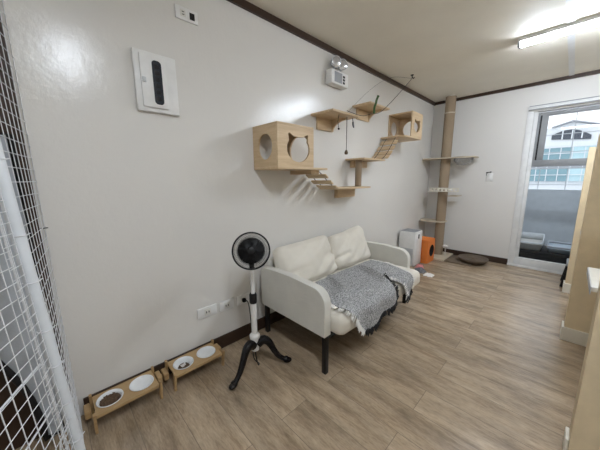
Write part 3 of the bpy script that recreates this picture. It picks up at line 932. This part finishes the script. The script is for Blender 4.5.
def fringe(idx, n, ln, seed, r):
    r2 = random.Random(seed)
    cy = sum(p[0] for p in THROW) / len(THROW); cs = sum(p[1] for p in THROW) / len(THROW)
    def f(bm):
        for i in idx:
            a, b = THROW[i], THROW[(i + 1) % len(THROW)]
            L = math.hypot(b[0] - a[0], b[1] - a[1])
            ny, ns = (b[1] - a[1]) / L, -(b[0] - a[0]) / L
            if ny * ((a[0] + b[0]) / 2 - cy) + ns * ((a[1] + b[1]) / 2 - cs) < 0: ny, ns = -ny, -ns
            m = max(2, int(L / n))
            for k in range(m):
                q = (k + r2.random()) / m
                y, s = a[0] + (b[0] - a[0]) * q, a[1] + (b[1] - a[1]) * q
                ll = ln * r2.uniform(0.7, 1.2)
                jit = r2.uniform(-0.4, 0.4)
                pts = []
                for w in (-0.15, 0.35, 0.7, 1.0):
                    p = throw_pt(y + (ny + jit * 0.5) * ll * w, s + ns * ll * w)
                    if s + ns * ll * w < 0.77: p.z += 0.002
                    pts.append(p + Vector((0.004, 0, 0)))
                add_tube(bm, pts, [r, r * 1.1, r, r * 0.6], 5)
    return f
for k, idx in enumerate(([17, 18, 19, 20, 21, 22], [3, 4, 5, 6], [8, 9, 10])):
    part('white_fringe', 'white_yarn', tb, fringe(idx, 0.011, 0.035, 1 + k, 0.004), True, 'white yarn fringe')
for k, idx in enumerate(([7, 8], [11, 12, 13, 14, 15, 16])):
    part('black_fringe', 'black_yarn', tb, fringe(idx, 0.009, 0.045, 12 + k, 0.0055), True, 'black yarn fringe')

# ------------------------------------------------------------------ corner: tree, purifier, orange house
t = thing('cat_tree', 'floor-to-ceiling sisal cat tree with round perches in the far corner', 'cat tree', (0.30, 4.40, 0))
boxp('base', (0.10, 4.12, 0.0), (0.475, 4.585, 0.028), 'pale_board', t, 0.004)
PX, PY = 0.30, 4.40
for z0, z1 in ((0.0285, 0.546), (0.5625, 1.050), (1.0675, 1.505), (1.522, 2.15), (2.167, 2.385)):
    tubep('sisal_post', [(PX, PY, z0), (PX, PY, z1)], 0.068, 'sisal', t, 28)
part('ceiling_cap', 'cream_plastic', t, lambda bm: add_lathe(bm, [(0, 0), (0.05, 0), (0.055, 0.004), (0.055, 0.0135), (0, 0.0135)], (PX, PY, 2.3855), 24), 'auto')
part('ring', 'pale_board', t, lambda bm: add_lathe(bm, [(0, 0), (0.074, 0), (0.074, 0.016), (0, 0.016)], (PX, PY, 2.1505), 24), 'auto')
def perch(x0, x1, y0, y1, z):
    return lambda bm: add_plate(bm, rrect(x0, y0, x1, y1, 0.06), [], (0, 0, z), (1, 0, 0), (0, 1, 0), 0.016)
part('perch', 'pale_board', t, perch(0.01, 0.37, 4.28, 4.53, 0.5463), 'auto')
part('perch', 'pale_board', t, perch(0.15, 0.40, 4.28, 4.53, 1.0505), 'auto')
def wide(bm):
    add_plate(bm, rrect(0.005, 4.24, 0.70, 4.56, 0.06), [ellipse(0.535, 4.40, 0.128, 0.128, 36)], (0, 0, 1.5053), (1, 0, 0), (0, 1, 0), 0.016)
part('wide_perch', 'pale_board', t, wide, 'auto')
part('bowl_seat', 'clear_acrylic', t, lambda bm: add_lathe(bm, [(0.132, 0.0165), (0.138, 0.0195), (0.122, 0.012), (0.108, -0.05), (0.07, -0.085), (0, -0.095), (0, -0.099), (0.072, -0.089), (0.112, -0.052), (0.126, 0.0)], (0.535, 4.40, 1.506), 36), True, 'clear acrylic bowl seat')
part('guard_rail', 'cream_white', t, lambda bm: add_plate(bm, rrect(0.155, 1.022, 0.555, 1.082, 0.008, 3), [ellipse(0.20 + 0.053 * i, 1.052, 0.015, 0.017, 14) for i in range(7)], (0, 4.255, 0), (1, 0, 0), (0, 0, 1), 0.014), label='pale rail with a row of small holes')
boxp('side_tray', (0.41, 4.256, 0.955), (0.535, 4.50, 0.968), 'pale_board', t, 0.004)
part('spring_toy', 'white_cloth', t, lambda bm: (add_tube(bm, [(0.425 + 0.008 * math.cos(i), 4.33 + 0.008 * math.sin(i), 0.0285 + i * 0.0028) for i in range(48)], 0.003, 5),
     bmesh.ops.create_uvsphere(bm, u_segments=14, v_segments=10, radius=0.028, matrix=Matrix.Translation((0.425, 4.33, 0.182)) @ Matrix.Diagonal((1.5, 1, .8, 1))),
     bmesh.ops.create_cone(bm, cap_ends=True, segments=10, radius1=0.010, radius2=0.002, depth=0.025, matrix=Matrix.Translation((0.455, 4.33, 0.210)))), True, 'white toy on a spring')

t = thing('air_purifier', 'white tower air purifier standing behind the sofa', 'air purifier', (0.15, 3.69, 0))
boxp('body', (0.035, 3.56, 0.006), (0.262, 3.81, 0.49), 'white_plastic', t, 0.008)
boxp('foot', (0.05, 3.575, 0.0), (0.25, 3.795, 0.0058), 'grey_plastic', t)
part('top_grille', 'grey_plastic', t, lambda bm: [add_box(bm, (0.05, 3.575 + i * 0.0185, 0.4902), (0.25, 3.585 + i * 0.0185, 0.4935)) for i in range(12)], label='grey top grille')
part('display', 'dark_display', t, lambda bm: add_plate(bm, rrect(3.664, 0.385, 3.702, 0.452, 0.012), [], (0.2622, 0, 0), (0, 1, 0), (0, 0, 1), 0.0015), label='small dark display')
part('intake_panel', 'pale_grey_plastic', t, lambda bm: add_box(bm, (0.055, 3.5575, 0.03), (0.243, 3.5598, 0.255)), label='grey lower panel')

t = thing('cat_cube', 'orange cat cube with a round black entrance between purifier and cat tree', 'cat house', (0.18, 3.96, 0))
X0, X1, Y0, Y1, Zt = 0.03, 0.345, 3.825, 4.095, 0.345
part('shell', 'orange_felt', t, lambda bm: (add_box(bm, (X0, Y0, 0), (X1 - 0.019, Y1, 0.018)), add_box(bm, (X0, Y0, Zt - 0.018), (X1 - 0.019, Y1, Zt), 0.006), add_box(bm, (X0, Y0, 0.0185), (X0 + 0.018, Y1, Zt - 0.0185)),
     add_box(bm, (X0 + 0.0185, Y0, 0.0185), (X1 - 0.019, Y0 + 0.018, Zt - 0.0185)), add_box(bm, (X0 + 0.0185, Y1 - 0.018, 0.0185), (X1 - 0.019, Y1, Zt - 0.0185))))
part('face_panel', 'orange_felt', t, lambda bm: add_plate(bm, rrect(Y0, 0, Y1, Zt, 0.02), [ellipse(3.983, 0.172, 0.088, 0.088, 36)], (X1 - 0.0185, 0, 0), (0, 1, 0), (0, 0, 1), 0.0185), 'auto')
part('entrance_cup', 'black_felt', t, lambda bm: (add_lathe(bm, [(0.0865, 0), (0.0865, 0.26), (0, 0.26), (0, 0.262), (0.0878, 0.262), (0.0878, 0)], n=36, M=Matrix.Translation((X1 + 0.001, 3.983, 0.172)) @ Matrix.Rotation(-PI / 2, 4, 'Y'))), True, 'black cup behind the round entrance')  # black cup closing the entrance hole from behind

t = thing('scratch_mat', 'flat brown scratch mat on the floor beside the cat tree base', 'mat', (0.63, 4.38, 0))
boxp('pad', (0.482, 4.13, 0.0), (0.82, 4.54, 0.018), 'brown_mat', t, 0.004)
t = thing('scratch_basket', 'round brown scratcher dish resting on the mat near the back wall', 'cat bed', (0.80, 4.39, 0.018))
part('dish', 'basket_brown', t, lambda bm: add_lathe(bm, [(0, 0), (0.13, 0), (0.155, 0.012), (0.182, 0.045), (0.188, 0.066), (0.178, 0.068), (0.164, 0.052), (0.140, 0.040), (0, 0.036)], (0.80, 4.33, 0.0188), 44), True)
def spiral(bm):
    add_tube(bm, [(0.80 + (0.012 + 0.0022 * i) * math.cos(i * 0.5), 4.33 + (0.012 + 0.0022 * i) * math.sin(i * 0.5), 0.0585 + (0.003 if i > 55 else 0)) for i in range(62)], 0.0035, 6)
part('spiral_ridge', 'brown_mat', t, spiral, True)

def crumple(bm, c, rx, ry, h, seed, n=26):
    g = []
    for i in range(n + 1):
        row = []
        for j in range(n + 1):
            u, v = i / n * 2 - 1, j / n * 2 - 1
            k = max(0, 1 - max(abs(u), abs(v)) ** 4)
            z = 0.003 + k * h * (0.45 + 0.9 * abs(noise.noise(Vector((u * 2.4 + seed, v * 2.4, seed)))) + 0.4 * abs(noise.noise(Vector((u * 6 + seed, v * 6, 2)))))
            row.append(bm.verts.new((c[0] + u * rx * (1 + .12 * math.sin(7 * v + seed)), c[1] + v * ry * (1 + .12 * math.sin(6 * u)), c[2] + z)))
        g.append(row)
    for i in range(n):
        for j in range(n):
            bm.faces.new((g[i][j], g[i + 1][j], g[i + 1][j + 1], g[i][j + 1]))
    bor = [g[i][0] for i in range(n)] + [g[n][j] for j in range(n)] + [g[i][n] for i in range(n, 0, -1)] + [g[0][j] for j in range(n, 0, -1)]
    low = [bm.verts.new((v.co.x, v.co.y, c[2])) for v in bor]
    for i in range(len(bor)):
        bm.faces.new((bor[i], bor[(i + 1) % len(bor)], low[(i + 1) % len(low)], low[i]))
    bm.faces.new(low)
o = part('crumpled_cloth', 'grey_cloth', None, lambda bm: crumple(bm, (0.395, 3.44, 0), 0.068, 0.056, 0.055, 1), True)
tag(o, 'dark grey crumpled cloth on the floor in front of the purifier', 'cloth')
o = part('crumpled_cloth', 'white_cloth', None, lambda bm: crumple(bm, (0.535, 3.385, 0), 0.052, 0.055, 0.022, 6), True)
tag(o, 'small white lacy cloth on the floor past the far sofa arm', 'cloth')
o = part('crumpled_cloth', 'pink_cloth', None, lambda bm: crumple(bm, (0.345, 3.565, 0), 0.045, 0.042, 0.06, 9), True)
tag(o, 'small pink cloth bundle on the floor against the purifier corner', 'cloth')

# folding stool behind the far partition
t = thing('step_stool', 'black and grey folding stool standing behind the furthest cream partition', 'stool', (1.90, 4.20, 0))
for x in (1.725, 2.03):
    for y in (4.06, 4.32):
        tubep('leg', [(x, y, 0.0), (x + (0.03 if x < 1.9 else -0.03), 4.19 + (y - 4.19) * 0.6, 0.235)], 0.016, 'black_steel', t, 10)
boxp('seat', (1.735, 4.06, 0.2425), (2.04, 4.32, 0.285), 'grey_plastic', t, 0.012)
boxp('step', (1.765, 4.12, 0.10), (2.0, 4.26, 0.118), 'black_plastic', t, 0.004)

# ------------------------------------------------------------------ wire cage at the left
PXc, PYc = 0.45, -0.0265
t = thing('wire_cage', 'white wire mesh cage panel on a white pipe post at the left edge', 'cage', (PXc, PYc, 0))
def post_y(z): return PYc - 0.0535 * z
tubep('post', [(PXc, post_y(0), 0), (PXc, post_y(2.25), 2.25)], 0.0185, 'pipe_white', t, 24, 'white pipe post')
def mesh_panel(o, d, L, z1, sp, r, lean=0.0):
    o, d = Vector(o), Vector(d).normalized()
    def f(bm):
        n = int(L / sp)
        for i in range(n + 1):
            p = o + d * (i * sp)
            add_tube(bm, [p, p + Vector((0, lean * z1, z1))], r, 4)
        off = Vector((-d.y, d.x, 0)) * (2 * r)
        for k in range(int(z1 / sp) + 1):
            a = o + off + Vector((0, lean * k * sp, k * sp))
            add_tube(bm, [a, a + d * (n * sp)], r, 4)
    return f
def infill(bm):
    # welded mesh between the wall and the leaning post
    def pt(x, z): return Vector((x, -0.024 + (post_y(z) + 0.024) * x / 0.45, z))
    for i in range(9):
        x = 0.016 + 0.05 * i
        add_tube(bm, [pt(x, 0.02), pt(x, 2.2)], 0.0013, 4)
    for k in range(44):
        z = 0.03 + 0.05 * k
        add_tube(bm, [pt(0.014, z) + Vector((0, 0.0026, 0)), pt(0.426, z) + Vector((0, 0.0026, 0))], 0.0013, 4)
part('wire_mesh', 'wire_white', t, infill)
part('wire_mesh', 'wire_white', t, mesh_panel((0.478, -0.036, 0.02), (0.917, -0.30, 0), 0.10, 2.16, 0.034, 0.0013, -0.0535))
gd = Vector((0.917, -0.397, 0)).normalized()
g0 = Vector((0.485, -0.054, 0.02))
gt = part('gate', 'wire_white', t, mesh_panel(g0, gd, 0.60, 2.10, 0.05, 0.0016, -0.0535), label='open mesh gate')
for z in (0.0, 0.42, 0.60, 1.1, 1.6, 2.1):
    tubep('gate_bar', [g0 + Vector((0, -0.004 - 0.0535 * z, z)), g0 + gd * 0.60 + Vector((0, -0.004 - 0.0535 * z, z))], 0.0032, 'wire_white', gt, 6)
for q in (0.0, 0.6):
    tubep('gate_bar', [g0 + gd * q, g0 + gd * q + Vector((0, -0.0535 * 2.1, 2.1))], 0.0032, 'wire_white', gt, 6)
def tie(z, r=0.0205):
    def f(bm):
        add_tube(bm, [(PXc + r * math.cos(2 * PI * i / 20), post_y(z) + r * math.sin(2 * PI * i / 20), z) for i in range(20)], 0.0022, 5, closed=True)
        add_tube(bm, [(PXc, post_y(z) + r, z), (PXc - 0.008, post_y(z) + r + 0.007, z + 0.003)], 0.002, 5)
    return f
for z in (0.25, 0.42, 0.58, 0.72, 0.90, 1.06, 1.3):
    part('cable_tie', 'wire_white', t, tie(z))
tubep('cable_tie', [(0.02, -0.05, 1.02), (0.05, -0.015, 1.025)], 0.0022, 'black_plastic', t, 5, 'black cable tie')
tubep('cable_tie', [(0.47, -0.04, 0.36), (0.495, -0.08, 0.30), (0.50, -0.085, 0.22)], 0.003, 'wire_white', t, 6)

t = thing('folded_tent', 'grey pop-up pet tent with black binding leaning on the wall behind the mesh', 'pet tent', (0.045, -0.30, 0))
def tent_outline(g):
    out = []
    a, b = 0.175 - g, 0.0
    y1, y0, R, zt = -0.142 - g * 0.3, -0.62 + g, 0.26, 1.42 - g
    zb = g
    y1 = -0.075 - g
    for cy, cz, a0, r in ((y1 - 0.08, zt - 0.08, 0, 0.08), (y0 + R, zt - R, 90, R - g * .5), (y1 - 0.175 + 0.02, zb + 0.40, 180, 0.0), ):
        pass
    # half-rounded foot: the edge runs from the floor by the mesh up and away along the wall
    pts = [(y1, zb), (y1 - 0.075, zb)]
    for i in range(1, 13):
        q = i / 12
        pts.append((y1 - 0.075 - 0.42 * (q ** 2.2) * (1 - g), zb + 0.95 * q))
    pts += [(y1 - 0.48, 1.25), (y1 - 0.42, 1.38), (y1 - 0.30, zt), (y1, zt)]
    return pts
part('fabric', 'tent_grey', t, lambda bm: add_plate(bm, tent_outline(0.0), [], (0.018, 0, 0), (0, 1, 0), (0, 0, 1), 0.035))
def binding(bm):
    pts = [(0.060, y, max(z, 0.014)) for y, z in tent_outline(0.0)]
    add_tube(bm, pts, 0.0125, 8, closed=True)
part('binding', 'black_felt', t, binding, True, 'black edge binding')

# ------------------------------------------------------------------ balcony and what lies beyond
struct('floor_balcony', (-0.2, BACK_Y + 0.12, -0.12), (RX + 0.1, 6.12, 0.0), 'balcony_floor')
struct('wall_balcony', (-0.2, 6.0, 0.0), (RX + 0.1, 6.12, 1.02), 'balcony_wall')
struct('wall_balcony_left', (-0.3, BACK_Y + 0.12, 0.0), (-0.2, 6.12, 2.4), 'balcony_wall')
struct('wall_balcony_right', (RX + 0.1, BACK_Y + 0.12, 0.0), (RX + 0.2, 6.12, 2.4), 'balcony_wall')
t = thing('window_grille', 'pale metal grille of thin bars standing on the balcony wall', 'grille', (1.6, 6.06, 1.02))
def bars(bm):
    for i in range(11):
        x = -0.1 + 0.34 * i
        add_tube(bm, [(x, 6.06, 1.0205), (x, 6.06, 2.3)], 0.006, 6)
for i in range(11):
    x = -0.05 + 0.33 * i
    tubep('upright', [(x, 6.06, 1.0205), (x, 6.06, 2.3)], 0.006, 'pale_grey_plastic', t, 6)
for z in (1.10, 1.36, 1.62, 1.9, 2.28):
    tubep('rail', [(-0.19, 6.046, z), (RX + 0.09, 6.046, z)], 0.006, 'pale_grey_plastic', t, 6)

t = thing('bench', 'low black platform under the litter trays on the balcony', 'bench', (1.6, 5.2, 0))
boxp('top', (0.95, 4.98, 0.12), (2.15, 5.55, 0.165), 'black_plastic', t, 0.004)
for x in (0.98, 2.08):
    for y in (5.0, 5.48):
        boxp('leg', (x, y, 0), (x + 0.05, y + 0.05, 0.1198), 'black_plastic', t)
boxp('skirt', (0.955, 4.985, 0.03), (2.145, 4.998, 0.1198), 'black_plastic', t)
def tray(bm, x0, x1, y0, y1, z0, z1, th=0.008, fl=0.025):
    def loop(a, b, c, d, z, r): return [bm.verts.new((x, y, z)) for x, y in rrect(a, c, b, d, r, 5)]
    L = [loop(x0 + fl, x1 - fl, y0 + fl, y1 - fl, z0, 0.03), loop(x0, x1, y0, y1, z1, 0.05), loop(x0 - .008, x1 + .008, y0 - .008, y1 + .008, z1 + .002, 0.055), loop(x0 - .006, x1 + .006, y0 - .006, y1 + .006, z1 + .010, 0.053),
         loop(x0 + th, x1 - th, y0 + th, y1 - th, z1 + .006, 0.045), loop(x0 + fl + th, x1 - fl - th, y0 + fl + th, y1 - fl - th, z0 + th, 0.028)]
    n = len(L[0])
    for a, b in zip(L, L[1:]):
        for k in range(n): bm.faces.new((a[k], a[(k + 1) % n], b[(k + 1) % n], b[k]))
    bm.faces.new(L[0][::-1]); bm.faces.new(L[-1])
t = thing('litter_tray', 'grey litter tray with high sides on the balcony platform', 'litter box', (1.34, 5.2, 0.166))
part('pan', 'beige_plastic', t, lambda bm: tray(bm, 1.185, 1.485, 5.02, 5.40, 0.1655, 0.255), True)
def hood(bm):
    # raised collar with a scooped front
    n = 48
    base = rrect(1.178, 5.012, 1.492, 5.408, 0.055, 11)
    lo, hi, lo2, hi2 = [], [], [], []
    for x, y in base:
        fr = max(0, min(1, (y - 5.03) / 0.12))
        z = 0.285 + 0.085 * fr
        cx, cy = 1.335, 5.21
        lo.append(bm.verts.new((x, y, 0.2665))); hi.append(bm.verts.new((cx + (x - cx) * 0.93, cy + (y - cy) * 0.93, z)))
        lo2.append(bm.verts.new((cx + (x - cx) * .95, cy + (y - cy) * .95, 0.2665))); hi2.append(bm.verts.new((cx + (x - cx) * 0.88, cy + (y - cy) * 0.88, z)))
    m = len(base)
    for k in range(m):
        j = (k + 1) % m
        bm.faces.new((lo[k], lo[j], hi[j], hi[k])); bm.faces.new((hi[k], hi[j], hi2[j], hi2[k])); bm.faces.new((hi2[k], hi2[j], lo2[j], lo2[k])); bm.faces.new((lo2[k], lo2[j], lo[j], lo[k]))
part('collar', 'pale_grey_plastic', t, hood, True)
t = thing('litter_tray', 'wide low blue-grey litter tray on the balcony platform, right of the grey one', 'litter box', (1.78, 5.2, 0.166))
part('pan', 'litter_lid', t, lambda bm: tray(bm, 1.53, 2.05, 5.04, 5.45, 0.1655, 0.225), True)
part('rim', 'grey_plastic', t, lambda bm: add_tube(bm, [(x, y, 0.252) for x, y in rrect(1.525, 5.035, 2.055, 5.455, 0.06, 6)], 0.014, 8, closed=True), True, 'dark rim')

# the white house across the way (its facade is 45 m off)
KF = 50 / 14
def bx(x): return 1.67 + (x - 1.67) * KF
def bz(z): return 1.233 + (z - 1.233) * KF
BY = 50.0
t = thing('apartment_building', 'white building with a low gable and teal glazing beyond the balcony', 'building', (bx(1.4), BY, -8))
part('wall', 'facade_white', t, lambda bm: add_plate(bm, [(bx(-2.0), -8), (bx(4.4), -8), (bx(4.4), bz(2.96)), (bx(1.98), bz(3.0)), (bx(1.44), bz(3.18)), (bx(1.0), bz(3.04)), (bx(-2.0), bz(2.8))], [], (0, BY + 6, 0), (1, 0, 0), (0, 0, 1), 6))
part('roof', 'facade_grey', t, lambda bm: add_plate(bm, [(bx(0.9), bz(3.02)), (bx(1.44), bz(3.185)), (bx(2.1), bz(2.985)), (bx(2.1), bz(3.02)), (bx(1.44), bz(3.225)), (bx(0.9), bz(3.055))], [], (0, BY + 6.2, 0), (1, 0, 0), (0, 0, 1), 6.8), label='grey gable roof edge')
def arched(bm):
    pts = [(bx(0.93), bz(2.60)), (bx(1.95), bz(2.52))]
    for i in range(13):
        q = i / 12
        pts.append((bx(1.95 - 1.02 * q), bz(2.66 + 0.10 * q + 0.20 * math.sin(PI * q))))
    add_plate(bm, pts, [], (0, BY - 0.01, 0), (1, 0, 0), (0, 0, 1), 0.15)
part('window', 'dark_glass', t, arched, label='dark arched gable window')
for x in (1.2, 1.45, 1.7):
    boxp('mullion', (bx(x), BY - 0.28, bz(2.58)), (bx(x) + 0.12, BY - 0.17, bz(2.88)), 'facade_white', t)
def glz(x0, x1, z0, z1, mat):
    return boxp('glazing', (bx(x0), BY - 0.3, bz(z0)), (bx(x1), BY - 0.001, bz(z1)), mat, t)
glz(0.2, 1.50, 1.86, 2.28, 'facade_teal')
glz(1.52, 3.2, 1.86, 2.28, 'facade_pale_teal')
glz(0.2, 1.50, 1.06, 1.52, 'facade_teal')
glz(1.52, 3.2, 1.06, 1.52, 'facade_pale_teal')
part('spandrel', 'facade_grey', t, lambda bm: add_box(bm, (bx(0.2), BY - 0.32, bz(1.56)), (bx(3.2), BY - 0.001, bz(1.82))))
for i in range(9):
    x = bx(0.3 + i * 0.31)
    boxp('mullion', (x, BY - 0.42, bz(0.9)), (x + 0.09, BY - 0.325, bz(2.35)), 'facade_white', t)
for z in (1.28, 1.66, 2.06, 2.30):
    boxp('mullion', (bx(0.2), BY - 0.52, bz(z)), (bx(3.2), BY - 0.425, bz(z) + 0.09), 'facade_white', t)
struct('ground', (-80, 6.3, -8.3), (80, 140, -8.0), 'facade_grey')

# ------------------------------------------------------------------ sky and camera
w = bpy.data.worlds.new('sky'); SC.world = w; w.use_nodes = True
nt = w.node_tree
bg = nt.nodes['Background']
tc = nt.nodes.new('ShaderNodeTexCoord')
sep = nt.nodes.new('ShaderNodeSeparateXYZ')
nt.links.new(tc.outputs['Generated'], sep.inputs[0])
r = nt.nodes.new('ShaderNodeValToRGB')
r.color_ramp.elements[0].position = 0.0; r.color_ramp.elements[0].color = (0.90, 0.93, 0.96, 1)
r.color_ramp.elements[1].position = 0.8; r.color_ramp.elements[1].color = (0.74, 0.83, 0.95, 1)
nt.links.new(sep.outputs['Z'], r.inputs['Fac'])
nt.links.new(r.outputs['Color'], bg.inputs['Color'])
bg.inputs['Strength'].default_value = 1.25

cam = bpy.data.cameras.new('camera')
co = bpy.data.objects.new('camera', cam); COL.objects.link(co)
cam.sensor_fit = 'HORIZONTAL'; cam.sensor_width = 36.0; cam.lens = 260.207 / 600 * 36.0
cam.clip_start = 0.02; cam.clip_end = 400
rv = Vector((0.6959599, 0.71803205, -0.00835356)); uv = Vector((-0.12012685, 0.12788765, 0.98448682)); dv = Vector((-0.70796141, 0.68415986, -0.1752596))
co.matrix_world = Matrix(((rv.x, uv.x, -dv.x, 1.6701), (rv.y, uv.y, -dv.y, 0.0), (rv.z, uv.z, -dv.z, 1.2331), (0, 0, 0, 1)))
SC.camera = co

SC.view_settings.view_transform = 'Standard'
SC.view_settings.look = 'None'
SC.view_settings.gamma = 1.0
SC.view_settings.use_curve_mapping = False
SC.view_settings.exposure = 0.66
